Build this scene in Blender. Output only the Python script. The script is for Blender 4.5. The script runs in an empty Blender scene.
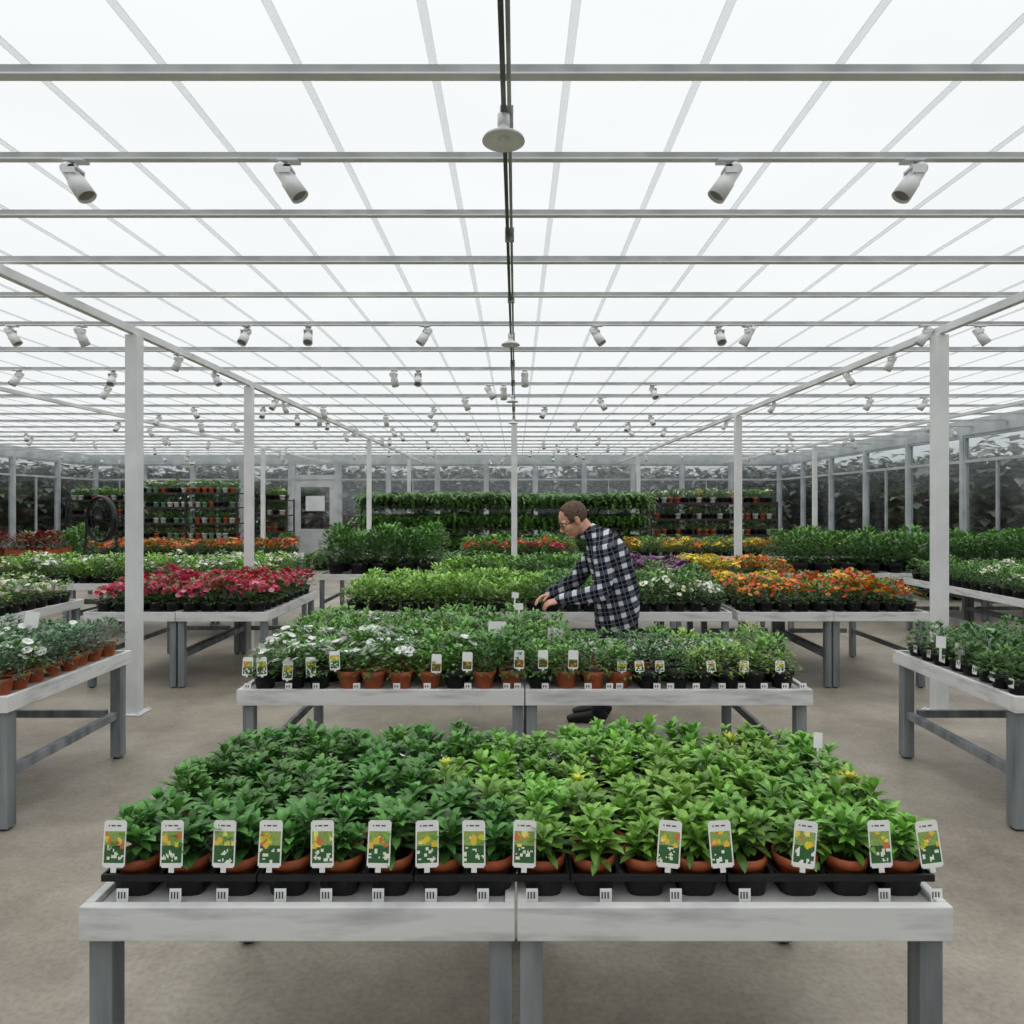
import bpy, math, random
import numpy as np
from mathutils import Vector, Matrix
random.seed(7); rng=np.random.default_rng(7)
S=bpy.context.scene
try:
    S.view_settings.view_transform='Standard'; S.view_settings.look='None'
except Exception as e: print(e)

def lin(r,g,b):
    f=lambda c:(c/255/12.92 if c/255<=.04045 else ((c/255+.055)/1.055)**2.4)
    return (f(r),f(g),f(b))
# ---------------------------------------------------------------- materials
def newmat(name):
    m=bpy.data.materials.new(name); m.use_nodes=True
    nt=m.node_tree; b=nt.nodes['Principled BSDF']; return m,nt,b
def noisemat(name,c1,c2,scale=5,rough=.6,bump=0.0,metal=0,stretch=(1,1,1),detail=6,lo=.35,hi=.65,spec=.4):
    m,nt,b=newmat(name); N=nt.nodes; L=nt.links
    tc=N.new('ShaderNodeTexCoord'); mp=N.new('ShaderNodeMapping'); mp.inputs['Scale'].default_value=stretch
    no=N.new('ShaderNodeTexNoise'); no.inputs['Scale'].default_value=scale; no.inputs['Detail'].default_value=detail
    cr=N.new('ShaderNodeValToRGB'); cr.color_ramp.elements[0].position=lo; cr.color_ramp.elements[1].position=hi
    cr.color_ramp.elements[0].color=(*c1,1); cr.color_ramp.elements[1].color=(*c2,1)
    L.new(tc.outputs['Object'],mp.inputs[0]); L.new(mp.outputs[0],no.inputs['Vector']); L.new(no.outputs['Fac'],cr.inputs[0]); L.new(cr.outputs[0],b.inputs['Base Color'])
    b.inputs['Roughness'].default_value=rough; b.inputs['Metallic'].default_value=metal; b.inputs['Specular IOR Level'].default_value=spec
    if bump:
        bp=N.new('ShaderNodeBump'); bp.inputs['Strength'].default_value=bump; bp.inputs['Distance'].default_value=.01
        L.new(no.outputs['Fac'],bp.inputs['Height']); L.new(bp.outputs[0],b.inputs['Normal'])
    return m
def attrmat(name,rough=.5,trans=0.0,noise=.25,nscale=40,spec=.4):
    m,nt,b=newmat(name); N=nt.nodes; L=nt.links
    at=N.new('ShaderNodeAttribute'); at.attribute_name='Col'
    no=N.new('ShaderNodeTexNoise'); no.inputs['Scale'].default_value=nscale
    tc=N.new('ShaderNodeTexCoord'); L.new(tc.outputs['Object'],no.inputs['Vector'])
    mr=N.new('ShaderNodeMapRange'); mr.inputs['From Min'].default_value=.3; mr.inputs['From Max'].default_value=.7
    mr.inputs['To Min'].default_value=1-noise; mr.inputs['To Max'].default_value=1+noise
    L.new(no.outputs['Fac'],mr.inputs[0])
    mx=N.new('ShaderNodeVectorMath'); mx.operation='SCALE'
    L.new(at.outputs['Color'],mx.inputs[0]); L.new(mr.outputs[0],mx.inputs['Scale'])
    L.new(mx.outputs[0],b.inputs['Base Color']); b.inputs['Roughness'].default_value=rough; b.inputs['Specular IOR Level'].default_value=spec
    if trans:
        tr=N.new('ShaderNodeBsdfTranslucent'); ms=N.new('ShaderNodeMixShader'); ms.inputs[0].default_value=trans
        L.new(mx.outputs[0],tr.inputs[0]); L.new(b.outputs[0],ms.inputs[1]); L.new(tr.outputs[0],ms.inputs[2])
        L.new(ms.outputs[0],N['Material Output'].inputs[0])
    return m
M={}
M['leaf']=attrmat('leaf_tissue',.36,.2,.25,60,.6)
M['plastic']=attrmat('pot_plastic',.5,0,.15,30,.35)
M['print']=attrmat('printed_card',.45,0,.03,30,.3)
M['white_wood']=noisemat('painted_white_board',lin(176,176,176),lin(222,222,221),4,.6,.25,0,(1,1,6),8,.25,.5)
M['gray_wood']=noisemat('weathered_gray_wood',lin(100,106,109),lin(146,151,153),14,.7,.3,0,(1,1,.12),8,.3,.7)
M['deck']=noisemat('bench_deck',lin(165,165,163),lin(200,200,198),6,.7,.1)
M['steel_white']=noisemat('painted_steel_white',lin(215,217,217),lin(232,233,233),3,.45,0)
M['steel_gray']=noisemat('galvanized_steel',lin(152,155,156),lin(180,183,183),6,.5,0,0)
M['beam_dark']=noisemat('dark_conduit',lin(78,80,76),lin(110,112,106),6,.5,0,.2)
M['lens']=noisemat('lamp_lens',lin(120,120,118),lin(150,150,146),6,.3,0)
M['frame']=noisemat('aluminium_frame',lin(172,178,181),lin(198,203,205),3,.5,0,.1)
M['wall']=noisemat('wall_panel',lin(96,100,102),lin(120,124,126),2,.7,.05)
M['black']=noisemat('black_plastic',lin(22,22,24),lin(36,36,38),10,.45,0)
M['rack']=noisemat('dark_rack',lin(38,36,34),lin(60,56,52),6,.6,0)
M['lamp']=noisemat('lamp_white_enamel',lin(206,208,208),lin(230,231,231),4,.4,0)
M['crate']=noisemat('stained_wood',lin(130,62,34),lin(175,92,52),8,.7,.2,0,(1,1,5))
M['outground']=noisemat('outdoor_grass',lin(60,68,50),lin(84,86,70),1,.9,0)
M['door']=noisemat('door_paint',lin(185,188,190),lin(205,207,208),3,.5,0)

m,nt,b=newmat('concrete_floor'); N=nt.nodes; L=nt.links
tc=N.new('ShaderNodeTexCoord')
n1=N.new('ShaderNodeTexNoise'); n1.inputs['Scale'].default_value=1.1; n1.inputs['Detail'].default_value=9; n1.inputs['Roughness'].default_value=.7
n2=N.new('ShaderNodeTexNoise'); n2.inputs['Scale'].default_value=45; n2.inputs['Detail'].default_value=5
cr=N.new('ShaderNodeValToRGB'); e=cr.color_ramp.elements
e[0].position=.33; e[0].color=(*lin(128,120,108),1); e[1].position=.66; e[1].color=(*lin(176,168,154),1)
cr2=N.new('ShaderNodeValToRGB'); e=cr2.color_ramp.elements
e[0].position=.3; e[0].color=(.8,.8,.8,1); e[1].position=.6; e[1].color=(1,1,1,1)
mx=N.new('ShaderNodeMix'); mx.data_type='RGBA'; mx.blend_type='MULTIPLY'; mx.inputs[0].default_value=1
L.new(tc.outputs['Object'],n1.inputs['Vector']); L.new(tc.outputs['Object'],n2.inputs['Vector'])
L.new(n1.outputs['Fac'],cr.inputs[0]); L.new(n2.outputs['Fac'],cr2.inputs[0])
L.new(cr.outputs[0],mx.inputs[6]); L.new(cr2.outputs[0],mx.inputs[7]); L.new(mx.outputs[2],b.inputs['Base Color'])
b.inputs['Roughness'].default_value=.45; b.inputs['Specular IOR Level'].default_value=.35
bp=N.new('ShaderNodeBump'); bp.inputs['Strength'].default_value=.12; bp.inputs['Distance'].default_value=.005
L.new(n2.outputs['Fac'],bp.inputs['Height']); L.new(bp.outputs[0],b.inputs['Normal']); M['concrete']=m

def thinmat(name,tcol,other,fac,mottle=0):
    m=bpy.data.materials.new(name); m.use_nodes=True; nt=m.node_tree; N=nt.nodes; L=nt.links; N.clear()
    out=N.new('ShaderNodeOutputMaterial'); ms=N.new('ShaderNodeMixShader'); t=N.new('ShaderNodeBsdfTransparent'); t.inputs[0].default_value=(*tcol,1)
    if other=='translucent': o=N.new('ShaderNodeBsdfTranslucent'); o.inputs[0].default_value=(*tcol,1)
    else: o=N.new('ShaderNodeBsdfGlossy'); o.inputs[0].default_value=(.8,.82,.83,1); o.inputs[1].default_value=.12
    if mottle:
        tc=N.new('ShaderNodeTexCoord'); no=N.new('ShaderNodeTexNoise'); no.inputs['Scale'].default_value=.6
        cr=N.new('ShaderNodeValToRGB'); cr.color_ramp.elements[0].color=(*[c*(1-mottle) for c in tcol],1); cr.color_ramp.elements[1].color=(*tcol,1)
        cr.color_ramp.elements[0].position=.35; cr.color_ramp.elements[1].position=.65
        L.new(tc.outputs['Object'],no.inputs['Vector']); L.new(no.outputs['Fac'],cr.inputs[0]); L.new(cr.outputs[0],t.inputs[0])
    ms.inputs[0].default_value=fac; L.new(t.outputs[0],ms.inputs[1]); L.new(o.outputs[0],ms.inputs[2]); L.new(ms.outputs[0],out.inputs[0]); return m
M['roof']=thinmat('polycarbonate_roof',(.98,.985,.985),'translucent',.12,.04)
M['seam']=thinmat('roof_panel_seam',(.80,.81,.81),'translucent',.2)
M['glass']=thinmat('window_glass',(.84,.86,.87),'gloss',.2)

# ---------------------------------------------------------------- mesh builder
class MB:
    def __init__(s): s.V=[];s.F=[];s.C=[];s.MI=[];s.SM=[];s.n=0
    def add(s,p,R=None,t=None,cm=None,mi=None):
        v=p['v']
        if R is not None: v=v@R.T
        if t is not None: v=v+np.asarray(t)
        c=p['c'] if cm is None else np.clip(p['c']*np.asarray(cm),0,1)
        s.V.append(v); s.F.append(p['f']+s.n); s.C.append(c)
        s.MI.append(p['m'] if mi is None else np.full(len(p['f']),mi)); s.SM.append(p['s']); s.n+=len(v)
    def box(s,x0,x1,y0,y1,z0,z1,mi=0,c=(1,1,1)):
        s.add(boxp(x0,x1,y0,y1,z0,z1,mi,c))
    def proto(s):
        return dict(v=np.concatenate(s.V),f=np.concatenate(s.F),c=np.concatenate(s.C),m=np.concatenate(s.MI),s=np.concatenate(s.SM))
    def mesh(s,name,mats):
        p=s.proto(); me=bpy.data.meshes.new(name); nv=len(p['v']); nf=len(p['f'])
        me.vertices.add(nv); me.vertices.foreach_set('co',p['v'].astype(np.float32).ravel())
        me.loops.add(nf*4); me.loops.foreach_set('vertex_index',p['f'].astype(np.int32).ravel())
        me.polygons.add(nf); me.polygons.foreach_set('loop_start',(np.arange(nf)*4).astype(np.int32))
        me.polygons.foreach_set('material_index',p['m'].astype(np.int32)); me.polygons.foreach_set('use_smooth',p['s'].astype(bool))
        me.update(calc_edges=True)
        a=me.color_attributes.new('Col','FLOAT_COLOR','POINT'); col=np.ones((nv,4),np.float32); col[:,:3]=p['c']; a.data.foreach_set('color',col.ravel())
        for k in mats: me.materials.append(M[k])
        return me
    def obj(s,name,mats,bevel=0,parent=None):
        o=bpy.data.objects.new(name,s.mesh(name,mats)); S.collection.objects.link(o)
        if bevel:
            bv=o.modifiers.new('b','BEVEL'); bv.width=bevel; bv.segments=2; bv.limit_method='ANGLE'
        if parent: o.parent=parent
        return o
def P(v,f,c=(1,1,1),m=0,sm=False):
    v=np.asarray(v,float); f=np.asarray(f,int); c=np.asarray(c,float)
    if c.ndim==1: c=np.tile(c,(len(v),1))
    return dict(v=v,f=f,c=c,m=np.full(len(f),m),s=np.full(len(f),sm))
def boxp(x0,x1,y0,y1,z0,z1,m=0,c=(1,1,1)):
    v=[(x,y,z) for z in(z0,z1) for y in(y0,y1) for x in(x0,x1)]
    return P(v,[(0,2,3,1),(4,5,7,6),(0,1,5,4),(2,6,7,3),(0,4,6,2),(1,3,7,5)],c,m)
def lathe(prof,n=14,c=(1,1,1),m=0,sm=True,cols=None):
    v=[];f=[];cc=[]
    for k,(r,z) in enumerate(prof):
        for i in range(n):
            a=2*math.pi*i/n; v.append((r*math.cos(a),r*math.sin(a),z)); cc.append(cols[k] if cols else c)
    for k in range(len(prof)-1):
        for i in range(n):
            j=(i+1)%n; f.append((k*n+i,k*n+j,(k+1)*n+j,(k+1)*n+i))
    return P(v,f,cc,m,sm)
def tube(pts,rad,n=12,side=(0,1,0),c=(1,1,1),m=0,cap=True):
    pts=[np.asarray(p,float) for p in pts]; rad=[(r,r) if np.isscalar(r) else r for r in rad]
    side=np.asarray(side,float); R=[]
    for i,p in enumerate(pts):
        t=pts[min(i+1,len(pts)-1)]-pts[max(i-1,0)]; t=t/np.linalg.norm(t)
        u=side-t*side.dot(t); 
        if np.linalg.norm(u)<1e-3: u=np.array([1,0,0])-t*t[0]
        u/=np.linalg.norm(u); w=np.cross(t,u); R.append((p,u,w,rad[i][0],rad[i][1],t))
    if cap:
        def capr(r,sgn):
            p,u,w,a,b,t=r; mm=min(a,b); return [(p+sgn*t*mm*math.sin(k),u,w,a*math.cos(k),b*math.cos(k),t) for k in(.5,1.0,1.5)]
        R=capr(R[0],-1)[::-1]+R+capr(R[-1],1)
    v=[];f=[]
    for (p,u,w,a,b,t) in R:
        for i in range(n):
            an=2*math.pi*i/n; v.append(p+u*a*math.cos(an)+w*b*math.sin(an))
    for k in range(len(R)-1):
        for i in range(n):
            j=(i+1)%n; f.append((k*n+i,k*n+j,(k+1)*n+j,(k+1)*n+i))
    if cap:
        for base in (0,(len(R)-1)*n):
            for i in range(n//2-1):
                a0=base+i; a1=base+i+1; b1=base+n-2-i; b0=base+n-1-i
                if a1<b1: f.append((a0,a1,b1,b0))
    return P(v,f,c,m,True)
def ell(c0,r,n=20,k=12,c=(1,1,1),m=0):
    prof=[(max(math.cos(a),.002),math.sin(a)) for a in np.linspace(-math.pi/2,math.pi/2,k)]
    p=lathe(prof,n,c,m); p['v']=p['v']*np.asarray(r)+np.asarray(c0)
    return p
def Rz(a): c,s=math.cos(a),math.sin(a); return np.array([[c,-s,0],[s,c,0],[0,0,1]])
def Ry(a): c,s=math.cos(a),math.sin(a); return np.array([[c,0,s],[0,1,0],[-s,0,c]])
def Rx(a): c,s=math.cos(a),math.sin(a); return np.array([[1,0,0],[0,c,-s],[0,s,c]])

# ---------------------------------------------------------------- leaves & plants
def leaf(L_,W,e0,curl,nseg=4,fold=.2,c=(1,1,1),wmax=.6):
    v=[];f=[];cc=[];x=z=0.;e=e0
    for i in range(nseg+1):
        t=i/nseg
        w=W*.5*(math.sin(math.pi*min(1,t**(math.log(.5)/math.log(wmax)))) +.04)
        nx,nz=-math.sin(e),math.cos(e)
        v+= [(x+nx*fold*w,-w,z+nz*fold*w),(x,0,z),(x+nx*fold*w,w,z+nz*fold*w)]
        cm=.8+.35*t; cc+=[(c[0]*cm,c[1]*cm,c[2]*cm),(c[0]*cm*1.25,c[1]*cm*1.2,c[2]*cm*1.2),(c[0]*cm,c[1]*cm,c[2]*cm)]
        x+=math.cos(e)*L_/nseg; z+=math.sin(e)*L_/nseg; e-=curl/nseg
    for i in range(nseg):
        a=i*3; f+=[(a,a+3,a+4,a+1),(a+1,a+4,a+5,a+2)]
    return P(v,f,cc,0,True)
def petal(L_,W,e0,c):
    v=[];f=[]
    for t,w in((.05,.12),(.5,.85),(.85,1.0),(1.0,.6)):
        x=L_*t*math.cos(e0); z=L_*t*math.sin(e0); v+=[(x,-w*W/2,z+.1*w*W),(x,0,z),(x,w*W/2,z+.1*w*W)]
    for i in range(3):
        a=i*3; f+=[(a,a+3,a+4,a+1),(a+1,a+4,a+5,a+2)]
    return P(v,f,c,0,True)
U=random.uniform
def seedling(c,h=.12,stems=6,L0=.06,flower=None):
    mb=MB()
    for s in range(stems):
        a=2*math.pi*s/stems+U(-.4,.4) if s else 0; lean=U(.2,.6) if s else 0
        hh=h*U(.65,1.1)*(1 if s else 1.15); d=np.array([math.cos(a)*math.sin(lean),math.sin(a)*math.sin(lean),math.cos(lean)])
        base=np.array([math.cos(a),math.sin(a),0])*.012
        mb.add(tube([base,base+d*hh*.5,base+d*hh],[.0025,.002,.0015],5,c=np.array(c)*.8,cap=False))
        for lev,nn,ee in ((.35,3,.1),(.62,5,.5),(.84,5,.8),(1.0,4,1.2)):
            ph=U(0,6.28)
            for k in range(nn):
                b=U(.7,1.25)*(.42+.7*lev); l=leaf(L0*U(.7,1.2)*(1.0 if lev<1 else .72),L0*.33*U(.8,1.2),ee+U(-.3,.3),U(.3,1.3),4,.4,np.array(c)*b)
                R=Rz(ph+2*math.pi*k/nn+U(-.3,.3)); mb.add(l,R,base+d*hh*lev)
        if flower is not None and s==0:
            for k in range(6): mb.add(leaf(.04,.018,1.0+U(-.2,.2),.4,3,.4,flower),Rz(k*1.05),base+d*hh*1.12)
    return mb.proto()
def bush(c,r=.08,h=.14,n=110,L0=.03,W=.016,seg=2,flower=None,nf=0,fs=.03,droop=.4):
    mb=MB(); c=np.array(c)
    for i in range(n):
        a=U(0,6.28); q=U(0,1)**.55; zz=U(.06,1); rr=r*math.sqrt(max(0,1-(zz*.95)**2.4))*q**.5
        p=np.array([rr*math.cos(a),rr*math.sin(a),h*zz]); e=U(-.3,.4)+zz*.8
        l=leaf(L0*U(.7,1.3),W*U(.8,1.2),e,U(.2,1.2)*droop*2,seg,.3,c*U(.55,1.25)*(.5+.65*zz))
        mb.add(l,Rz(a+U(-.8,.8)),p)
    for i in range(nf):
        a=U(0,6.28); rr=r*U(0,1)**.5*.95; zz=h*(math.sqrt(max(0,1-(rr/r)**2*.75)))+U(.0,.02)
        fc=np.array(random.choice(flower))*U(.8,1.1); ph=U(0,1); tx=Rx(U(-.2,1.0))@Ry(U(-.5,.5))
        for k in range(5):
            mb.add(petal(fs*.5,fs*.5,.25,fc*U(.85,1.1)),tx@Rz(ph+k*1.2566),(rr*math.cos(a),rr*math.sin(a),zz))
    return mb.proto()
def fern(c,r=.35,h=.3,n=26,seg=9):
    mb=MB(); c=np.array(c)
    for i in range(n):
        a=U(0,6.28); e=U(.2,1.3); x=z=0; Lf=r*U(.9,1.4)
        for k in range(seg):
            x+=math.cos(e)*Lf/seg; z+=math.sin(e)*Lf/seg; e-=U(.2,.34)
            for sgn in(-1,1):
                l=leaf(.11*U(.8,1.2),.045,.0-U(0,.5),.5,2,.2,c*U(.5,1.3)); l['v']=l['v']@Rz(sgn*1.0).T+np.array([x,0,z+.06]); mb.add(l,Rz(a))
    return mb.proto()
def potp(r=.055,h=.085,c=(1,1,1),soil=lin(45,35,28),n=14):
    c=tuple(c); return lathe([(r*.72,0),(r*.93,h*.72),(r*1.0,h*.73),(r*1.03,h),(r*.93,h),(r*.9,h*.88),(.001,h*.9)],n,m=1,cols=[c,c,c,c,c,soil,soil])
TERRA=lin(172,92,58); BLK=lin(30,30,32)
potT=potp(c=TERRA); potK=potp(c=BLK)
def scaleP(p,s): q=dict(p); q['v']=p['v']*np.asarray(s); return q
def fill(mb,x0,x1,y0,y1,z,pitch,protos,pot,pr,ph,s=(.85,1.15),jit=.012,colf=None,pcol=None,py=None,plift=0,skip=None):
    py=py or pitch; nx=max(1,int(round((x1-x0)/pitch))); ny=max(1,int(round((y1-y0)/py)))
    for j in range(ny):
        for i in range(nx):
            x=x0+(i+.5)*(x1-x0)/nx+U(-jit,jit); y=y0+(j+.5)*(y1-y0)/ny+U(-jit,jit)
            if skip and skip(x,y): continue
            if pot is not None: 
                pp=pot if not callable(pot) else pot(x,y)
                if skip or j in(0,1,ny-1) or i in(0,1,nx-1,nx-2) : mb.add(scaleP(pp,(pr/.055,pr/.055,ph/.085)),Rz(U(0,6)),(x,y,z))
            pl=protos(x,y) if callable(protos) else protos
            sc=U(*s); cm=colf(x,y) if colf else np.ones(3)*U(.85,1.15)
            if skip and x>.1: sc*=.9
            mb.add(scaleP(random.choice(pl),(sc,sc,sc*U(.85,1.15))),Rz(U(0,6.28)),(x,y,z+ph*.82+plift),cm)

# ---------------------------------------------------------------- bench
ZT=.71
def bench(x0,x1,y0,y1,sections=2,name='nursery_bench',zt=ZT,bh=.085,lw=.058,rails=True,inset=.022):
    mb=MB(); g=.003; w=(x1-x0)/sections
    for s in range(sections):
        a=x0+s*w+g; b=x0+(s+1)*w-g
        mb.box(a,b,y0,y0+.025,zt-bh,zt,0); mb.box(a,b,y1-.025,y1,zt-bh,zt,0)
        mb.box(a,a+.025,y0+.026,y1-.026,zt-bh,zt,0); mb.box(b-.025,b,y0+.026,y1-.026,zt-bh,zt,0)
        mb.box(a+.026,b-.026,y0+.026,y1-.026,zt-.04,zt-.016,2)
        for lx in (a+inset if s==0 else a+.006, b-lw-(inset if s==sections-1 else .006)):
            for ly in (y0+.028,y1-.03-lw):
                mb.box(lx,lx+lw,ly,ly+lw,.012,zt-.041,1); mb.box(lx+.012,lx+lw-.012,ly+.012,ly+lw-.012,0,.012,3)
            if rails: mb.box(lx+.015,lx+lw-.015,y0+.03+lw,y1-.03-lw,.27,.32,1)
        if rails:
            mb.box(a+.06+lw,b-.06-lw,y1-.03-lw*.7,y1-.03-lw*.3,.27,.32,1)
            mb.box(a+.06+lw,b-.06-lw,(y0+y1)/2-.02,(y0+y1)/2+.02,zt-.13,zt-.041,1)
    return mb.obj(name,['white_wood','gray_wood','deck','black'],.003)

def tag(mb,c,w,h,lean=.15,roll=0.,res=(12,20),kind=0,stake=.03,yaw=0.,warm=False):
    nx,ny=res; v=[];f=[];cc=[]; k=0
    warmc=[lin(225,110,50),lin(240,160,60),lin(215,80,50)]
    blobs=[(U(.1,.9),U(.45,.74),U(.08,.15),random.choice(warmc if warm else [lin(235,215,60),lin(240,200,80),lin(250,235,130),lin(225,120,80)])) for _ in range(6)]+\
          [(U(.1,.9),U(.12,.42),U(.04,.09),random.choice(warmc if warm else [lin(245,245,240),lin(235,240,215)])) for _ in range(9)]
    for j in range(ny):
        for i in range(nx):
            u=(i+.5)/nx; t=(j+.5)/ny; col=lin(240,240,237)
            if kind==0:
                if .08<u<.92 and .1<t<(.5 if warm else .78):
                    n_=U(.8,1.2); g_=lin(150,175,95) if t>.45 else lin(60,105,62); col=tuple(q*n_ for q in g_)
                    for b in blobs:
                        if (u-b[0])**2+((t-b[1])*h/w)**2<b[2]**2: col=b[3]
                elif .85<t<.885 and .2<u<.8 and i%4 and not warm: col=lin(95,95,95)
            elif kind==1:
                if .15<u<.85 and .3<t<.75: col=lin(70,70,70) if i%2 else lin(225,225,225)
            a0,a1=(i/nx-.5)*w,((i+1)/nx-.5)*w; b0,b1=(j/ny)*h,((j+1)/ny)*h
            if kind==0 and (j in(0,ny-1)) and i in(0,nx-1): continue
            v+=[(a0,0,b0),(a1,0,b0),(a1,0,b1),(a0,0,b1)]; cc+=[col]*4; f.append((k,k+1,k+2,k+3)); k+=4
    R=Rz(yaw)@Rx(-lean)@Ry(roll)
    mb.add(P(v,f,cc,0),R,c)
    mb.add(boxp(-w*.46,w*.46,.0006,.0016,h*.03,h*.97,0,lin(235,235,232)),R,c)
    if stake: mb.add(boxp(-w*.12,w*.12,.0004,.0014,-stake,0,0,lin(235,235,232)),R,c)

# ================================================================ FRONT BENCH
bench(-1.08,1.08,1.68,2.72,2,rails=False,inset=.008)
G1=lin(84,134,62); G2=lin(116,164,66)
YT=lin(215,210,80)
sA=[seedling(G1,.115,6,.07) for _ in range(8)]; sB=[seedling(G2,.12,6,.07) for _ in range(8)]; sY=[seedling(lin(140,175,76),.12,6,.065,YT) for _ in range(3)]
mb=MB(); X0=-1.055; PX=.1325; Y0=1.80; zd=ZT-.016
for j in range(6):
    for i in range(16):
        x=X0+(i+.5)*PX; y=Y0+j*.134
        if j<2 or i in(0,15): mb.add(scaleP(potT,(1.02,1.02,1.06)),Rz(0),(x,y,zd+.004))
        right=(x+U(-.3,.3))>-.05
        cm=np.array([U(.74,1.15)]*3)*np.array([U(.85,1.12),1,1])
        sc=U(.82,1.08)
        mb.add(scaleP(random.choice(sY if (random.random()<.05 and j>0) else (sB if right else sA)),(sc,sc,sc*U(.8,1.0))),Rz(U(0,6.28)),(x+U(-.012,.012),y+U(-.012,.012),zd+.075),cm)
mb.obj('potted_leafy_seedlings',['leaf','plastic'])
mb=MB()
edges=[0,3,6,9,12,16]
def rr(w,z,n=16,pw=4):
    return [(w*np.sign(math.cos(a))*abs(math.cos(a))**(2/pw),w*np.sign(math.sin(a))*abs(math.sin(a))**(2/pw),z) for a in [2*math.pi*(i+.5)/n for i in range(n)]]
v=[];f=[]
for w,z in((.046,0),(.056,.058),(.0665,.06)): v+=rr(w,z)
for k in range(2):
    for i in range(16): j=(i+1)%16; f.append((k*16+i,k*16+j,(k+1)*16+j,(k+1)*16+i))
cell=P(v,f,BLK,0,False)
for j in range(6):
    for i in range(16): mb.add(cell,None,(X0+(i+.5)*PX,Y0+j*.134,zd+.001))
for a,b in zip(edges[:-1],edges[1:]):
    xa=X0+a*PX+.002; xb=X0+b*PX-.002
    for q in(0,3):
        ya=Y0-.067+q*.134+.002; yb=ya+.398
        for bx in((xa,xb,ya-.004,ya+.004),(xa,xb,yb-.004,yb+.004),(xa,xa+.007,ya,yb),(xb-.007,xb,ya,yb)):
            mb.box(*bx,zd+.050,zd+.068,0,BLK)
mb.obj('black_nursery_tray',['plastic'],.0015)
mb=MB()
def px2(px,py,d): return ((px-516)/683*d,d,1.7-(py-505)/683*d)
for px,tilt in((113,.0),(171,.02),(223,.0),(269,-.02),(322,.02),(378,-.03),(427,.0),(474,.02),(524,-.02),(668,-.08),(723,.06),(803,-.12),(882,.02),(933,.1)):
    x,y,z=px2(px,868,1.715); tag(mb,(x,y,z),.058,.115,.1,-tilt,(16,30),0,.012,U(-.1,.1))
for px in(122,175,222,280,326,378,431,483,532,606,676,745,885,937):
    x,y,z=px2(px,904,1.722); tag(mb,(x,y,ZT-.012),.030,.034,.05,0,(8,8),1,0)
tag(mb,px2(818,748,2.3),.03,.05,.2,.1,(4,6),3)
mb.obj('plant_label_tags',['print'])

# ================================================================ SECOND BENCH
bench(-1.5,1.595,3.655,5.06,2)
W_=[lin(248,248,245)]; 
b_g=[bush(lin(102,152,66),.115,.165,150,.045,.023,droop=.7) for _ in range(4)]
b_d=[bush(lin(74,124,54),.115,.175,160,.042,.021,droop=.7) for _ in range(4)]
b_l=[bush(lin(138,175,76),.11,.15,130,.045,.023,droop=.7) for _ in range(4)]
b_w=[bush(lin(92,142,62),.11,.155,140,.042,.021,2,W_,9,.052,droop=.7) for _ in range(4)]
mb=MB()
def pl2(x,y):
    if x<-.55: return b_w if (y<4.4 and random.random()<.85) or random.random()<.3 else b_g
    if x<-.2: return b_g+b_l[:1]+b_w[:1]
    if x<.35: return b_d+b_g
    if x<.9: return b_d+b_g
    return b_g+b_l[:3]
def pot2(x,y): return potK if (x<-.95 or x>.72 or (-.42<x<-.28) or (-.02<x<.22)) else potT
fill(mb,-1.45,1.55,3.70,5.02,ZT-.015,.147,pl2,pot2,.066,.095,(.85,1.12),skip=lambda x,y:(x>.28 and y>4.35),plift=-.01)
mb.obj('potted_bedding_plants',['leaf','plastic'])
mb=MB()
for px,py in((247,668),(262,668),(287,672),(311,668),(335,662),(436,665),(467,663),(519,661),(543,661),(573,661)):
    tag(mb,px2(px,py+8,3.68),.055,.10,.1,U(-.08,.08),(14,22),0,.008,U(-.1,.1),warm=px>400)
for px in(250,290,315,360,395,430,468,505,520,545,590,607,622,655,673,700,725,745,765,785,800):
    tag(mb,(px2(px+U(-4,4),688,3.69)[0],3.69,ZT-.008),.038,.035,.05,0,(6,6),1,0)
for px in(660,712,744,780,640,622): tag(mb,px2(px,672,3.68),.05,.06,.1,U(-.1,.1),(10,12),0,.008)
for px,py,s in((497,636,.11),(555,640,.09),(519,610,.06),(515,598,.05)):
    tag(mb,px2(px,py,4.2 if py>620 else 4.9),s,s*.8,.1,U(-.1,.1),(4,4),3,.12)
mb.obj('plant_label_tags',['print'])

# ================================================================ SIDE FRONT BENCHES
bench(-4.9,-2.62,3.52,4.66,2,lw=.068)
bench(2.57,4.8,3.52,4.66,2,lw=.068)
bb=[bush(lin(100,134,100),.105,.16,130,.04,.021,droop=.7) for _ in range(4)]
mb=MB(); fill(mb,-4.86,-2.67,3.56,4.62,ZT-.015,.135,lambda x,y:bb+b_w[:1],potT,.056,.085,(.85,1.15)); mb.obj('potted_herb_plants',['leaf','plastic'])
br=[bush(lin(92,134,66),.10,.12,120,.036,.019,droop=.7) for _ in range(4)]
mb=MB(); fill(mb,2.62,4.76,3.56,4.62,ZT-.015,.13,lambda x,y:br+b_d[:1],potK,.058,.075,(.8,1.1)); mb.obj('potted_bedding_plants',['leaf','plastic'])
mb=MB()
for k in range(7): tag(mb,(2.625,3.62+k*.145,ZT+.02),.04,.05,.05,0,(5,5),1,0,-1.57)
for px,py in((990,640),(941,648),(960,655)): tag(mb,px2(px,py,4.1),.06,.07,.1,.1,(4,6),3,.08)
for px,py in((30,628),): tag(mb,px2(px,py,4.2),.09,.1,.1,.1,(4,6),3,.08)
mb.obj('plant_label_tags',['print'])

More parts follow.
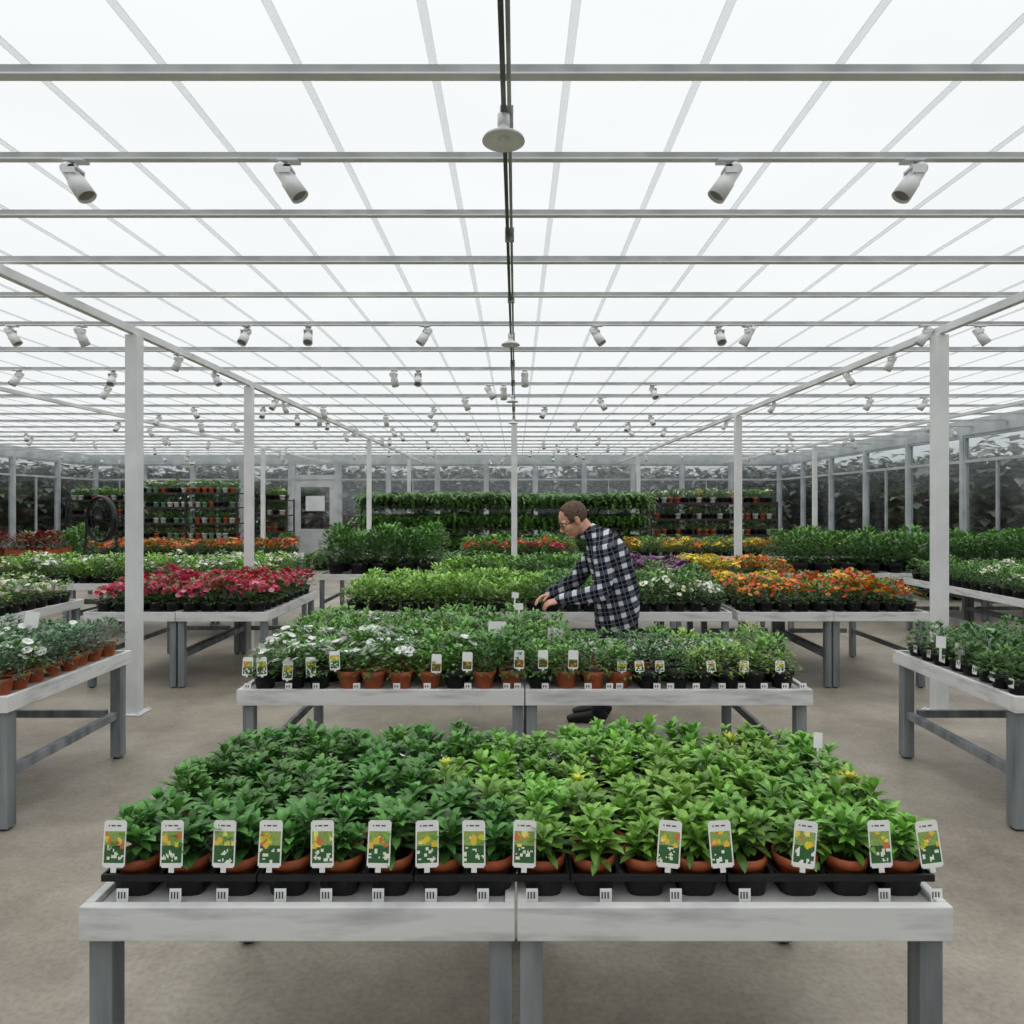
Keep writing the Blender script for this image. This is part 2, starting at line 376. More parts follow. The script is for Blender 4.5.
# ================================================================ MID BENCHES
PINK=[lin(205,40,90),lin(222,70,115),lin(185,28,62),lin(238,140,165)]
RED=[lin(215,50,40),lin(232,90,45)]; ORG=[lin(245,125,35),lin(250,165,55),lin(228,72,36)]
YEL=[lin(246,212,50),lin(232,205,70)]; PUR=[lin(125,62,130),lin(160,90,150)]; WHT=[lin(248,248,243),lin(240,235,200)]
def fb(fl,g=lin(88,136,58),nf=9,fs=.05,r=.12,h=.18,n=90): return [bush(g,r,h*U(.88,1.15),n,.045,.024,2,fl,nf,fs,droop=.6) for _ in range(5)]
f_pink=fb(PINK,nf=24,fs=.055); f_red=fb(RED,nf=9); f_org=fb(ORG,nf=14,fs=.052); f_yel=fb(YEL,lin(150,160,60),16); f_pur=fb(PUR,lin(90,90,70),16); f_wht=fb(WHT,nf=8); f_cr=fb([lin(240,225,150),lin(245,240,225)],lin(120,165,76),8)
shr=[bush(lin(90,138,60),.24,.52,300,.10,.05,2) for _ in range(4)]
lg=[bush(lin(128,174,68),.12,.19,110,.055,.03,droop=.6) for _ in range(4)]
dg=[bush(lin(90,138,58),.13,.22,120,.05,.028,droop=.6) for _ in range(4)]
def group(nm,x0,x1,y0,y1,prot,pitch=.17,pot=potK,pr=.07,ph=.10,s=(.85,1.15),sec=2,py=None,zt=ZT):
    bench(x0,x1,y0,y1,sec,zt=zt)
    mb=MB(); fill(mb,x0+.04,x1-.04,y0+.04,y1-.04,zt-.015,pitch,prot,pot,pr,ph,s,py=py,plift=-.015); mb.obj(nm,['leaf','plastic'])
group('potted_pink_flowers',-4.0,-2.29,6.3,7.86,lambda x,y:f_pink,s=(.85,1.2))
group('potted_cream_flowers',-7.2,-4.55,5.7,7.2,lambda x,y:f_cr+f_wht+lg[:2])
group('potted_bedding_plants',-1.65,2.0,6.3,7.7,lambda x,y:(lg if x<.2 else (f_wht+dg if x>1.0 else dg)),s=(.9,1.2))
group('potted_orange_flowers',2.05,3.82,6.3,7.7,lambda x,y:(f_org+dg[:1] if y<7.0 else f_org+f_yel[:2]+f_red[:1]),s=(.85,1.2))
group('potted_flowers_mixed',-1.0,3.5,8.5,9.6,lambda x,y:(dg+lg[:2] if x<1.4 else f_pur if x<2.3 else f_yel if x<2.85 else f_org),s=(1.0,1.3),sec=3)
group('leafy_shrubs',-2.84,-1.1,9.75,11,shr,pitch=.36,pr=.13,ph=.16,s=(.85,1.0))
group('potted_green_and_white_flowers',-7.0,-3.0,8.6,9.9,lambda x,y:f_wht+lg+f_cr[:1],s=(1,1.25),sec=3)
group('leafy_shrubs',4.0,8.3,9.9,11.2,shr,pitch=.36,pr=.13,ph=.15,s=(.78,.95),sec=3)
group('potted_bedding_plants',5.3,7.0,6.2,9.35,lambda x,y:dg+f_wht[:1]+lg[:1],s=(.7,.95))
group('potted_pink_flowers',-1.0,1.1,12.2,13.4,lambda x,y:(f_red+dg[:2]+f_pink[:2] if y<12.6 else dg+lg),s=(1.3,1.7),pitch=.22)
group('potted_red_flowers',-8.2,-4.4,13,14.2,lambda x,y:f_red+f_pink[:1]+f_org,s=(1.0,1.3),sec=3,pitch=.2)
group('potted_orange_flowers',2.2,6.5,13.2,14.4,lambda x,y:f_yel+f_org+dg,s=(1.0,1.3),sec=3,pitch=.2)
rb=[bush(lin(122,52,42),.2,.3,170,.08,.04) for _ in range(3)]
for (cx,cy) in((-7.62,10.9),(-8.35,10.7),(-9.1,10.8)):
    mb=MB()
    for k in range(5): 
        for (a,b,c,d) in((cx-.33,cx+.33,cy-.25,cy-.232),(cx-.33,cx+.33,cy+.232,cy+.25),(cx-.33,cx-.312,cy-.228,cy+.228),(cx+.312,cx+.33,cy-.228,cy+.228)):
            mb.box(a,b,c,d,.02+k*.2,.20+k*.2,0)
    mb.box(cx-.31,cx+.31,cy-.228,cy+.228,.0,.92,0)
    for sx in(-1,1):
        for sy in(-1,1): mb.box(cx+sx*.32-.03,cx+sx*.32+.03,cy+sy*.245-.02,cy+sy*.245+.02,0,1.03,0)
    mb.obj('wooden_planter_crate',['crate'],.004)
    m2=MB(); fill(m2,cx-.3,cx+.3,cy-.2,cy+.2,.93,.2,rb,None,.06,.05,(.75,.95)); m2.obj('red_foliage_plants',['leaf','plastic'])

# ================================================================ back racks
def rack(x0,x1,y0,y1,shelves,name='display_rack',post=.04):
    mb=MB(); top=shelves[-1]+.03
    n=max(2,int(round((x1-x0)/1.4))+1)
    for i in range(n):
        x=x0+(x1-x0-post)*i/(n-1)
        for y in(y0,y1-post): mb.box(x,x+post,y,y+post,0,top,0)
    for z in shelves: mb.box(x0+.001,x1-.001,y0+.041,y1-.041,z-.035,z,0); mb.box(x0,x1,y0-.012,y0-.001,z-.05,z+.01,0)
    return mb.obj(name,['rack'],.002)
potW=potp(c=lin(215,215,205)); potG=potp(c=lin(120,160,130))
def stocked(x0,x1,y0,shelves,low,high,pots):
    rack(x0,x1,y0,y0+.7,shelves)
    mb=MB()
    for z in shelves:
        fill(mb,x0+.1,x1-.1,y0+.06,y0+.6,z,.2,(lambda x,y:low) if z<1 else (lambda x,y:high),lambda x,y:random.choice(pots),.085,.15,(.85,1.25))
    mb.obj('shelved_potted_plants',['leaf','plastic'])
stocked(-11.0,-8.0,19.6,[.3,.74,1.18,1.64,2.05],f_red+f_cr+dg,dg+f_wht+lg[:2],[potK,potT,potW,potG])
stocked(3.75,7.3,19.0,[.45,.87,1.31,1.76],dg+f_cr+lg[:1],f_wht+dg+f_yel[:1]+lg[:1],[potK,potK,potT,potW])
stocked(-7.9,-6.9,20.6,[.4,.9,1.4,1.85],dg+f_red[:2],dg+lg[:1]+f_cr[:1],[potK,potT,potW])
stocked(-13.8,-11.4,20.9,[.4,.9,1.4,1.85],dg+f_red[:2],dg+lg[:1]+f_wht[:1],[potK,potT,potW])
rack(-4.0,3.4,17.6,18.6,[.55,1.1,1.66])
fr=[fern(lin(96,138,68)) for _ in range(4)]
mb=MB()
for z in(.55,1.1,1.66): fill(mb,-3.95,3.35,17.55,18.5,z,.36,fr,potK,.12,.16,(1.0,1.35),jit=.05)
mb.obj('fern_display',['leaf','plastic'])
mb=MB(); fill(mb,-8.0,-4.4,17.6,18.8,0,.5,fr+shr,potp(c=BLK),.16,.3,(.9,1.3),jit=.08)
mb.obj('potted_shrubs',['leaf','plastic'])
mb=MB(); fill(mb,-12.7,-11.6,14,20,0,.6,fr+shr,potp(c=BLK),.16,.3,(1,1.6),jit=.08)
mb.obj('potted_shrubs',['leaf','plastic'])
mb=MB(); fill(mb,7.4,8.2,12,18.5,0,.5,fr+shr,potp(c=BLK),.16,.35,(1,1.4),jit=.03)
mb.obj('potted_shrubs',['leaf','plastic'])

# drum fan
mb=MB(); cx,cy,cz=-7.35,12.1,1.45
for rrad in(.08,.16,.24,.28): 
    pts=[(cx+rrad*.85*math.cos(a),cy-.07 if rrad<.27 else cy,cz+rrad*1.4*math.sin(a)) for a in np.linspace(0,2*math.pi,25)]
    mb.add(tube(pts,[.009]*25,6,side=(0,1,0),cap=False) if rrad<.27 else tube(pts,[(.09,.025)]*25,6,side=(0,1,0),cap=False))
for a in np.linspace(0,2*math.pi,17)[:-1]: mb.add(tube([(cx,cy-.09,cz),(cx+.235*math.cos(a),cy-.03,cz+.38*math.sin(a))],[.008,.008],5,cap=False))
for k in range(4):
    l=leaf(.25,.26,0,.3,4,.3); l['v']=l['v']@(Rx(.5)).T; R=Rx(math.pi/2)@Rz(k*math.pi/2+.4); mb.add(l,R,(cx,cy,cz))
mb.add(tube([(cx,cy-.05,cz),(cx,cy+.15,cz)],[.09,.09],12,side=(1,0,0)))
for sx in(-1,1): mb.add(tube([(cx+sx*.27,cy,cz),(cx+sx*.27,cy,.96),(cx+sx*.1,cy,.85)],[.018]*3,8)); 
mb.add(tube([(cx,cy,.86),(cx,cy,.03)],[.03,.03],10,side=(1,0,0)))
mb.box(cx-.3,cx+.3,cy-.03,cy+.03,0,.03); mb.box(cx-.03,cx+.03,cy-.3,cy+.3,0,.03)
mb.obj('pedestal_fan',['black'])

# ================================================================ SHELL
XL,XR,YF,YB=-14.05,8.8,-3.5,22.8; ZR=3.36
mb=MB(); mb.box(XL-.1,XR+.1,YF-.1,YB+.1,-.1,0); mb.obj('floor',['concrete'])
mb=MB(); mb.box(-60,60,-30,70,-.14,-.11); mb.obj('outdoor_ground',['outground'])
mb=MB(); mb.add(P([(XL-.1,YF-.1,ZR),(XR+.1,YF-.1,ZR),(XR+.1,YB+.1,ZR),(XL-.1,YB+.1,ZR)],[(0,1,2,3)]))
pw=.508; x=-.31
while x>XL: x-=pw
while x<XR:
    if x>XL: mb.box(x-.016,x+.016,YF,YB,ZR-.010,ZR-.004,1)
    x+=pw
mb.obj('ceiling',['roof','seam'])
ds=[-3.2,-2.6,-2.,-1.4,-.8,-.2,.4,1.0,1.6,2.355,2.93,3.5,4.165,4.855,5.63]
while ds[-1]<YB-.95: ds.append(ds[-1]+.93)
mb=MB()
def pth(k): return .038 if k%3==0 else .028
for k,d in enumerate(ds):
    h=pth(k); thick=k%3==0
    mb.box(XL,XR,d-.003,d+.015,3.2-h/2,3.2+h/2,0)
    mb.box(XL,XR,d-.022 if thick else d-.014,d+.02,3.2-h/2-.006,3.2-h/2,1)
mb.obj('trim_roof_purlins',['steel_gray','steel_white'])
mb=MB()
mb.box(-.052,-.036,YF,YB,3.105,3.16,0); mb.box(-.031,-.017,YF,YB,3.12,3.16,1)
for y in np.arange(-3,22,1.1): mb.box(-.058,-.010,y,y+.04,3.10,3.165,1)
mb.obj('trim_center_beam',['beam_dark','steel_gray'])
def sidebeam(x,z,w=.05,h=.06):
    mb=MB(); mb.box(x-w/2,x+w/2,YF,YB,z-h/2,z+h/2,0); mb.obj('trim_side_beam',['steel_white'],.003)
sidebeam(-3.12,3.12); sidebeam(3.46,3.12); sidebeam(-6.3,3.12,.04,.05); sidebeam(7.0,3.12,.04,.05)
def postf(x,y,w=.1,top=3.085):
    mb=MB(); mb.box(x-w/2,x+w/2,y-w/2,y+w/2,.012,top,0); mb.box(x-w*.95,x+w*.95,y-w*.95,y+w*.95,0,.012,0)
    for sx in(-1,1):
        for sy in(-1,1): mb.add(lathe([(.012,0),(.012,.012),(.001,.013)],6),None,(x+sx*w*.75,y+sy*w*.75,.012))
    mb.obj('support_post',['steel_white'],.004)
for y in(5.58,7.98,14.5,19.9): postf(-3.12,y,.10 if y<6 else .09)
for y in(5.58,10.64,19.3): postf(3.46,y,.10)
postf(-.03,11.75,.10); postf(-6.3,17,.09); postf(7.0,16,.09)

wi=[0]
def bay(ax,fixed,a,b,out,panes=1,z0=.55,z1=3.05):
    mb=MB(); wi[0]+=1
    def bx(u0,u1,z0_,z1_,t,mi):
        if ax=='x': mb.box(u0,u1,fixed-t,fixed+t,z0_,z1_,mi)
        else: mb.box(fixed-t,fixed+t,u0,u1,z0_,z1_,mi)
    fw=.035
    bx(a,a+fw,z0,z1,.04,0); bx(b-fw,b,z0,z1,.04,0); bx(a+fw,b-fw,z0,z0+.05,.04,0); bx(a+fw,b-fw,z1-.05,z1,.04,0); bx(a+fw,b-fw,2.52,2.575,.035,0)
    for k in range(1,panes): u=a+(b-a)*k/panes; bx(u-.015,u+.015,z0+.05,2.52,.03,0)
    bx(a+fw,b-fw,z0+.05,2.52,.004,1); bx(a+fw,b-fw,2.575,z1-.05,.004,1)
    mb.obj('window_%d'%wi[0],['frame','glass'])
def wall(name,ax,fixed,a,b,n,door=None):
    mb=MB(); w=(b-a)/n
    def bx(u0,u1,z0,z1,t,mi=0):
        if ax=='x': mb.box(u0,u1,fixed-t,fixed+t,z0,z1,mi)
        else: mb.box(fixed-t,fixed+t,u0,u1,z0,z1,mi)
    bx(a,b,3.05,ZR-.01,.06,1)
    for k in range(n):
        if k!=door: bx(a+k*w+.05,a+(k+1)*w-.05,0,.55,.06); bay(ax,fixed,a+k*w+.05,a+(k+1)*w-.05,1,1 if k%2 else 2)
        bx(a+k*w-.05,a+k*w+.05,0,3.05,.06,1)
    bx(b-.05,b+.05,0,3.05,.06,1)
    mb.obj(name,['wall','frame'])
    return w
w=wall('wall_back','x',YB+.0,XL,XR,14,door=4)
wall('wall_right','y',XR,YF,YB,14); wall('wall_left','y',XL,YF,YB,14); wall('wall_front','x',YF,XL,XR,14)
a=XL+4*w+.05; b=a+w-.1; mb=MB(); y=YB
mb.box(a,a+.1,y-.05,y+.05,0,3.05); mb.box(b-.1,b,y-.05,y+.05,0,3.05); mb.box(a+.1,b-.1,y-.05,y+.05,2.55,2.7); mb.box(a+.1,b-.1,y-.004,y+.004,2.7,3.05,1)
mb.box(a+.1,a+.28,y-.025,y+.025,.01,2.55); mb.box(b-.28,b-.1,y-.025,y+.025,.01,2.55); mb.box(a+.28,b-.28,y-.025,y+.025,.01,.9); mb.box(a+.28,b-.28,y-.025,y+.025,2.3,2.55); mb.box(a+.28,b-.28,y-.004,y+.004,.9,2.3,1)
mb.box(b-.3,b-.2,y-.07,y-.04,1.0,1.04,2); mb.box(b-.22,b-.2,y-.041,y-.025,.98,1.06,2)
mb.box(a+.45,b-.45,y-.008,y-.005,1.5,2.0,3)
mb.obj('door_1',['door','glass','black','steel_white'])

# outdoor trees
mb=MB()
blob=[]
for k in range(4):
    q=MB()
    for i in range(800):
        d=rng.normal(size=3); d/=np.linalg.norm(d); r=U(.4,1.0); c=np.array(random.choice([lin(128,140,122),lin(108,120,104),lin(146,148,134),lin(132,128,122)]))*U(.6,1.2)
        l=leaf(.42,.3,U(-.6,.6),.5,2,.2,c); q.add(l,Rz(U(0,6.28)),d*r*np.array([1.5,1.5,1.65]))
    blob.append(q.proto())
spots=[(x,U(27,29.5)) for x in np.arange(-28,22,1.0)]+[(U(12.5,14),y) for y in np.arange(-6,30,1.1)]+[(U(-19,-17.5),y) for y in np.arange(-6,30,1.1)]
for (x,y) in spots:
    s=U(.92,1.06); mb.add(scaleP(random.choice(blob),s),Rz(U(0,6)),(x,y,1.85))
    mb.add(tube([(x,y,-.1),(x,y,2.6)],[.12,.06],7,side=(1,0,0),c=lin(90,80,70),cap=False))
mb.obj('outdoor_trees',['leaf'])

# ================================================================ LAMPS
def spot_mesh():
    mb=MB()
    mb.box(-.035,.035,-.02,.02,-.008,0); mb.add(tube([(0,0,-.008),(0,0,-.035)],[.007,.007],8,side=(1,0,0),cap=False))
    R=Ry(-0.6)
    q=MB(); q.add(lathe([(.001,.0),(.022,.0),(.024,-.005),(.026,-.06),(.03,-.064),(.032,-.13),(.029,-.13),(.028,-.12),(.001,-.118)],18,m=0))
    pr=q.proto(); pr['m'][-18:]=1
    mb.add(pr,R,(-.035,0,-.02)); mb.box(-.03,.012,-.03,-.025,-.055,-.028); mb.box(-.03,.012,.025,.03,-.055,-.028); mb.box(-.01,.012,-.03,.03,-.035,-.028)
    return mb.mesh('track_spotlight',['lamp','lens'])
sm=spot_mesh()
def spot(x,y,z,flip=False,s=1.0,rz=None):
    o=bpy.data.objects.new('track_spotlight',sm); S.collection.objects.link(o); o.location=(x,y,z); o.rotation_euler=(0,0,(math.pi if flip else 0) if rz is None else rz); o.scale=(s,)*3
def under(px,d): return (px-516)/683*d
pb=lambda k:3.2-pth(k)/2-.006
for px,fl in((76,False),(289,False),(727,True),(912,True)): spot(under(px,2.93),2.93,pb(10),fl,1.25)
for px in(12,81,245,308,425,597,720,748,981,925): spot(under(px,5.63),5.63,pb(14),None,1.2,U(0,6.28))
for (x,ys,z) in((-3.12,(6.3,7.1,9.2,11.3),3.09),(3.46,(6.3,7.1,9.2,11.3),3.09)):
    for y in ys: spot(x,y,z,None,1.1,U(0,6.28))
for k in range(16,len(ds),1):
    d=ds[k]
    for q in range(5 if d<12 else 7):
        x=U(-d*.74,min(d*.74,8.5)); x=max(x,-13); spot(x,d,pb(k),None,1.3,U(0,6.28))
mb=MB()
mb.add(tube([(0,0,0),(0,0,-.06)],[.012,.012],10,side=(1,0,0),cap=False)); mb.add(lathe([(.001,0),(.022,.0),(.022,-.04),(.012,-.045)],12)); 
mb.add(lathe([(.018,-.036),(.022,-.055),(.05,-.07),(.074,-.085),(.077,-.095),(.07,-.095),(.06,-.088),(.03,-.082),(.001,-.08)],28))
mb.add(ell((0,0,-.085),(.02,.02,.014),12,6))
dm=mb.mesh('dome_ceiling_lamp',['lamp'])
for y in(2.46,5.6,8.7,11.0):
    o=bpy.data.objects.new('dome_ceiling_lamp',dm); S.collection.objects.link(o); o.location=(-.045,y,3.105)

# ================================================================ PERSON
man=bpy.data.objects.new('man_in_plaid_shirt',None); S.collection.objects.link(man)
m,nt,b=newmat('plaid_flannel'); N=nt.nodes; L=nt.links
tc=N.new('ShaderNodeTexCoord'); mp=N.new('ShaderNodeMapping'); mp.inputs['Rotation'].default_value=(0,math.radians(14),math.radians(18))
L.new(tc.outputs['Object'],mp.inputs[0]); sp=N.new('ShaderNodeSeparateXYZ'); L.new(mp.outputs[0],sp.inputs[0])
def band(out,period,duty,off=0):
    a=N.new('ShaderNodeMath'); a.operation='MULTIPLY_ADD'; a.inputs[1].default_value=1/period; a.inputs[2].default_value=off; L.new(out,a.inputs[0])
    f=N.new('ShaderNodeMath'); f.operation='FRACT'; L.new(a.outputs[0],f.inputs[0])
    g=N.new('ShaderNodeMath'); g.operation='LESS_THAN'; g.inputs[1].default_value=duty; L.new(f.outputs[0],g.inputs[0]); return g.outputs[0]
def op(o,a,bv):
    n=N.new('ShaderNodeMath'); n.operation=o
    for i,q in enumerate((a,bv)):
        if isinstance(q,(int,float)): n.inputs[i].default_value=q
        else: L.new(q,n.inputs[i])
    return n.outputs[0]
per=.092
bx_=band(sp.outputs['X'],per,.62); bz_=band(sp.outputs['Z'],per,.62); lx_=band(sp.outputs['X'],per,.06,.72); lz_=band(sp.outputs['Z'],per,.06,.72)
base=op('MULTIPLY',op('ADD',bx_,bz_),.5)
cr=N.new('ShaderNodeValToRGB'); cr.color_ramp.interpolation='CONSTANT'
E=cr.color_ramp.elements; E[0].position=0; E[0].color=(*lin(208,209,213),1); E[1].position=.3; E[1].color=(*lin(78,82,94),1); q=E.new(.8); q.color=(*lin(22,25,34),1)
L.new(base,cr.inputs[0])
mx=N.new('ShaderNodeMix'); mx.data_type='RGBA'; ln=op('MAXIMUM',lx_,lz_); ln2=op('MULTIPLY',ln,.4); L.new(ln2,mx.inputs[0]); L.new(cr.outputs[0],mx.inputs[6]); mx.inputs[7].default_value=(*lin(150,152,158),1)
L.new(mx.outputs[2],b.inputs['Base Color']); b.inputs['Roughness'].default_value=.9; b.inputs['Specular IOR Level'].default_value=.1
no=N.new('ShaderNodeTexNoise'); no.inputs['Scale'].default_value=9; bp=N.new('ShaderNodeBump'); bp.inputs['Strength'].default_value=.7; bp.inputs['Distance'].default_value=.04
L.new(tc.outputs['Object'],no.inputs['Vector']); L.new(no.outputs['Fac'],bp.inputs['Height']); L.new(bp.outputs[0],b.inputs['Normal']); M['plaid']=m
M['skin']=noisemat('skin',lin(200,144,120),lin(220,168,142),25,.5,.05)
M['lip']=noisemat('lips',lin(170,100,90),lin(180,110,98),25,.5,0)
M['hair']=noisemat('short_hair',lin(70,54,44),lin(110,88,72),60,.8,.5)
M['denim']=noisemat('dark_denim',lin(30,34,44),lin(46,50,60),30,.9,.2)
M['shoe']=noisemat('dark_shoe',lin(28,26,26),lin(42,38,36),12,.6,.1)
M['eye']=noisemat('eye',lin(235,232,228),lin(240,238,234),5,.2,0)
M['iris']=noisemat('iris',lin(50,40,34),lin(60,48,40),5,.2,0)
def rem(mb,name,mats,vox,smooth=6):
    o=mb.obj(name,mats,0,man); r=o.modifiers.new('r','REMESH'); r.mode='VOXEL'; r.voxel_size=vox; r.use_smooth_shade=True
    s=o.modifiers.new('s','SMOOTH'); s.iterations=smooth; s.factor=.5; return o
yc=5.45
mb=MB()
mb.add(tube([(.80,yc,.74),(.805,yc,.90),(.80,yc,1.05),(.77,yc,1.20),(.715,yc,1.34),(.65,yc,1.43),(.595,yc,1.47)],
            [(.20,.17),(.205,.178),(.20,.175),(.22,.178),(.215,.158),(.15,.115),(.078,.078)],24))
LS=(.685,yc-.20,1.35); LE=(.655,yc-.27,1.04); LW=(.335,yc-.31,.985)
RS=(.685,yc+.20,1.35); RE=(.50,yc+.22,1.08); RW=(.27,yc+.0,.99)
def lerp(a,b,t): return tuple(a[i]+(b[i]-a[i])*t for i in range(3))
for s,e,w_ in((LS,LE,LW),(RS,RE,RW)):
    mb.add(tube([lerp(s,(.67,yc,1.37),.35),s,lerp(s,e,.5),e],[.092,.092,.076,.068],16))
    mb.add(tube([e,lerp(e,w_,.5),w_],[.068,.06,.048],16))
ax=np.array([-.5,0,.6]); ax/=np.linalg.norm(ax); a1=np.array([0,1,0]); a2=np.cross(ax,a1); cc_=np.array([.567,yc,1.492])
pts=[cc_+.078*(a1*math.cos(q_)+a2*math.sin(q_)) for q_ in np.linspace(0,2*math.pi,29)]
mb.add(tube(pts,[(.022,.012)]*29,8,side=ax,cap=False))
shirt=rem(mb,'shirt',['plaid'],.010,6)
tx=bpy.data.textures.new('cloth_folds','CLOUDS'); tx.noise_scale=.08
dp=shirt.modifiers.new('d','DISPLACE'); dp.texture=tx; dp.strength=.03; dp.mid_level=.5
mb=MB()
mb.add(tube([(.80,yc,1.0),(.80,yc,.86)],[(.17,.13),(.18,.14)],20))
for sy,kx,ax_ in((-1,.74,.64),(1,.77,.70)):
    mb.add(tube([(.80,yc+sy*.09,.88),(.77,yc+sy*.092,.70),(kx,yc+sy*.095,.49),(kx-.02,yc+sy*.095,.32),(ax_,yc+sy*.095,.075)],[.102,.092,.072,.068,.058],16))
rem(mb,'trousers',['denim'],.012,5)
for sy,ax_ in((-1,.64),(1,.70)):
    y=yc+sy*.095; mb=MB()
    mb.add(tube([(ax_+.045,y,.05),(ax_,y,.058),(ax_-.09,y,.045),(ax_-.19,y,.036),(ax_-.225,y,.032)],[(.036,.036),(.042,.045),(.044,.034),(.045,.026),(.034,.02)],14,side=(0,1,0)))
    mb.add(tube([(ax_,y,.05),(ax_,y,.11)],[.05,.048],14)); mb.add(tube([(ax_+.05,y,.018),(ax_-.1,y,.018),(ax_-.225,y,.018)],[(.036,.014),(.046,.014),(.036,.014)],12))
    rem(mb,'shoe_left' if sy<0 else 'shoe_right',['shoe'],.006,3)
th=math.radians(30); yaw=math.radians(12)
f_=np.array([-math.cos(th),0,-math.sin(th)]); u_=np.array([-math.sin(th),0,math.cos(th)])
f_=Rz(yaw)@f_; u_=Rz(yaw)@u_; l_=np.cross(u_,f_); HR=np.stack([f_,l_,u_],1)*1.1; HC=np.array([.455,yc-.005,1.58])
mb=MB()
for p in (ell((-.012,0,.032),(.105,.08,.092)),ell((.022,0,-.03),(.074,.064,.09)),ell((.064,0,-.098),(.026,.028,.02)),ell((.0,0,-.05),(.07,.066,.05)),
          ell((.078,.03,.026),(.018,.03,.012)),ell((.078,-.03,.026),(.018,.03,.012)),ell((.062,.038,-.028),(.03,.026,.026)),ell((.062,-.038,-.028),(.03,.026,.026)),
          tube([(.092,0,.016),(.104,0,-.008),(.114,0,-.028)],[.010,.011,.014],12),ell((.1,.013,-.033),(.012,.010,.008)),ell((.1,-.013,-.033),(.012,.010,.008)),
          ell((.086,0,-.064),(.014,.028,.016)),
          ell((-.008,.083,-.004),(.02,.009,.033)),ell((-.008,-.083,-.004),(.02,.009,.033)),ell((-.006,.079,-.03),(.012,.008,.014)),ell((-.006,-.079,-.03),(.012,.008,.014))):
    mb.add(p,HR,HC)
nk0=HC+HR@np.array([-.035,0,-.04]); mb.add(tube([nk0,(.555,yc,1.51),(.60,yc,1.46)],[(.060,.064),(.062,.064),(.066,.066)],16))
rem(mb,'head',['skin'],.005,3)
mb=MB(); p=ell((-.018,0,.036),(.108,.086,.097),40,28)
vc=p['v'][p['f']].mean(1); keep=((vc[:,0]<.045+ .25*(np.abs(vc[:,1])-.05))|((vc[:,2]>.09)&(vc[:,0]<.05)))&((vc[:,2]>-.005)|((vc[:,0]<-.035)&(vc[:,2]>-.06)))
p['f']=p['f'][keep]; p['m']=p['m'][keep]; p['s']=p['s'][keep]
mb.add(p,HR,HC); ho=mb.obj('hair',['hair'],0,man); sd=ho.modifiers.new('so','SOLIDIFY'); sd.thickness=.006
mb=MB(); 
for sy in(-1,1):
    mb.add(ell((.083,sy*.031,.002),(.011,.013,.009),14,10),HR,HC,mi=0); mb.add(ell((.0915,sy*.031,.0),(.004,.005,.005),10,8),HR,HC,mi=1)
    mb.add(tube([(.094,sy*.014,.026),(.097,sy*.032,.031),(.085,sy*.052,.024)],[.004,.005,.003],8,side=(0,0,1)),HR,HC,mi=3)
mb.add(tube([(.088,-.024,-.064),(.1,0,-.061),(.088,.024,-.064)],[.003,.005,.003],8,side=(0,0,1)),HR,HC,mi=2)
mb.obj('face_details',['eye','iris','lip','hair'],0,man)
mb=MB()
for sy in(-1,1):
    pts=[(.108,sy*.033+.024*math.cos(a),.0+.018*math.sin(a)) for a in np.linspace(0,2*math.pi,21)]
    mb.add(tube(pts,[.002]*21,6,side=(1,0,0),cap=False),HR,HC)
    mb.add(tube([(.108,sy*.057,.006),(.06,sy*.086,.008),(-.008,sy*.09,.012),(-.02,sy*.088,-.008)],[.002]*4,6),HR,HC)
mb.add(tube([(.108,-.009,.005),(.112,0,.008),(.108,.009,.005)],[.002]*3,6),HR,HC)
mb.obj('eyeglasses',['black'],0,man)
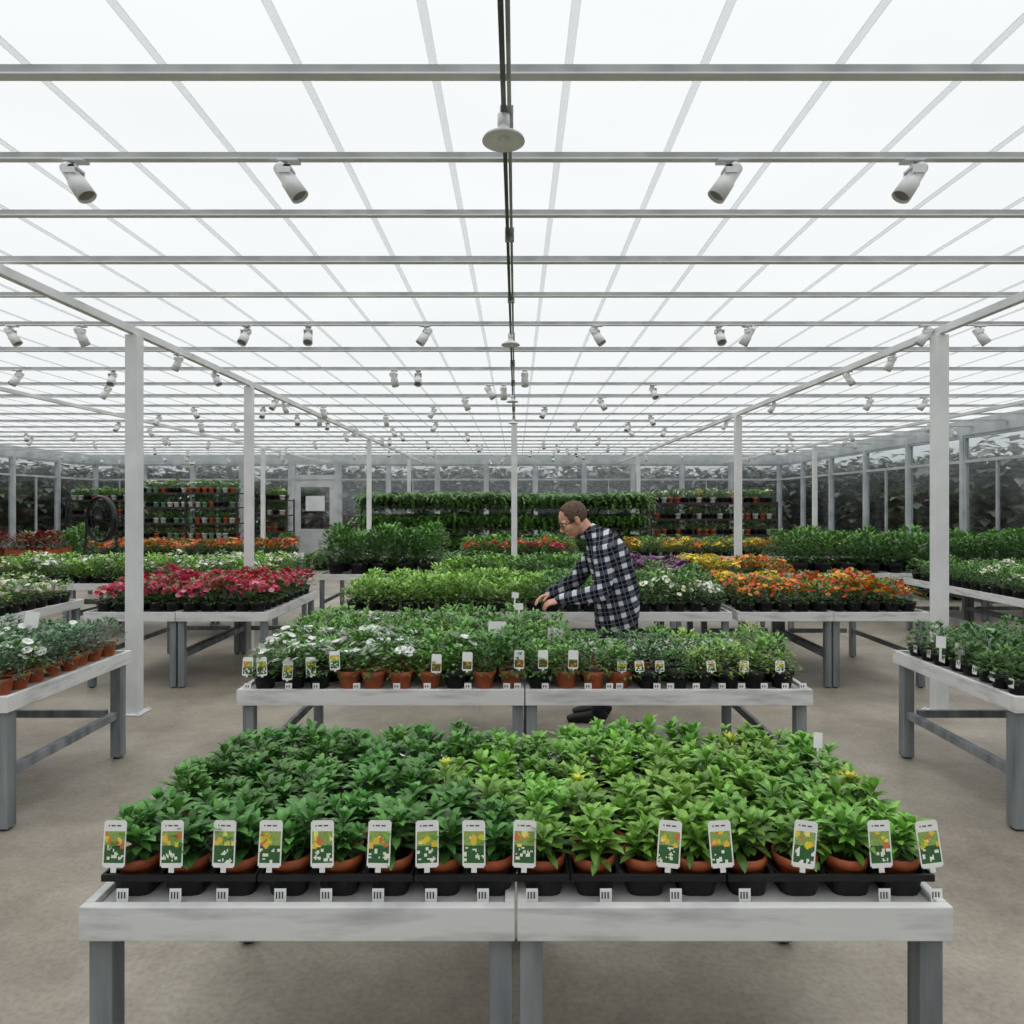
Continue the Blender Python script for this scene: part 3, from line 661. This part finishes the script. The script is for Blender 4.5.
def hand(name,wr,dirv,nrm,side,curl=.5):
    d=np.array(dirv,float); d/=np.linalg.norm(d); n=np.array(nrm,float); n-=d*n.dot(d); n/=np.linalg.norm(n); s=np.cross(n,d)*side
    wr=np.array(wr); mb=MB()
    mb.add(tube([wr-d*.03,wr,wr+d*.035,wr+d*.085],[(.03,.024),(.029,.02),(.040,.017),(.042,.014)],14,side=s))
    for k,(o,l) in enumerate(((-.031,.062),(-.0105,.074),(.0105,.08),(.031,.072))):
        p=wr+d*.085+s*o; pts=[p-d*.015,p]; dd=d+s*o*3; dd/=np.linalg.norm(dd)
        for fr_,cu in((.45,curl*.7),(.3,curl),(.25,curl*.8)):
            ca,sa=math.cos(cu),math.sin(cu); dd=dd*ca-n*sa; dd/=np.linalg.norm(dd); pts.append(pts[-1]+dd*l*fr_)
        mb.add(tube(pts,[.0095,.0095,.0088,.008,.007],10,side=s))
    p=wr+d*.02+s*.03; t1=d*.6+s*.75-n*.35; t1/=np.linalg.norm(t1); t2=d*.95+s*.1-n*.5; t2/=np.linalg.norm(t2)
    mb.add(tube([p-s*.01,p+t1*.035,p+t1*.035+t2*.03,p+t1*.035+t2*.055],[.016,.012,.010,.008],10,side=n))
    rem(mb,name,['skin'],.0035,2)
hand('hand_left',LW,(-.95,.12,-.25),(.05,-.35,.93),-1,.5)
hand('hand_right',RW,(-.9,-.3,-.3),(0,.3,.95),1,.5)

# ================================================================ WORLD / CAMERA
w=bpy.data.worlds.new('overcast'); S.world=w; w.use_nodes=True; nt=w.node_tree; N=nt.nodes; L=nt.links
bg=N['Background']; tc=N.new('ShaderNodeTexCoord'); sp=N.new('ShaderNodeSeparateXYZ'); cr=N.new('ShaderNodeValToRGB')
E=cr.color_ramp.elements
E[0].position=0; E[0].color=(.42,.43,.43,1); E[1].position=1; E[1].color=(1,1,1,1)
q=E.new(.3); q.color=(.44,.455,.46,1); q=E.new(.6); q.color=(.455,.465,.47,1)
L.new(tc.outputs['Generated'],sp.inputs[0]); L.new(sp.outputs['Z'],cr.inputs[0]); L.new(cr.outputs[0],bg.inputs[0]); bg.inputs[1].default_value=2.05
cam=bpy.data.cameras.new('cam'); co=bpy.data.objects.new('camera',cam); S.collection.objects.link(co)
co.location=(0,0,1.7); co.rotation_euler=(math.pi/2,0,0); cam.lens=24; cam.sensor_width=36; cam.shift_x=-4/1024; cam.shift_y=-7/1024; cam.clip_end=300
S.camera=co
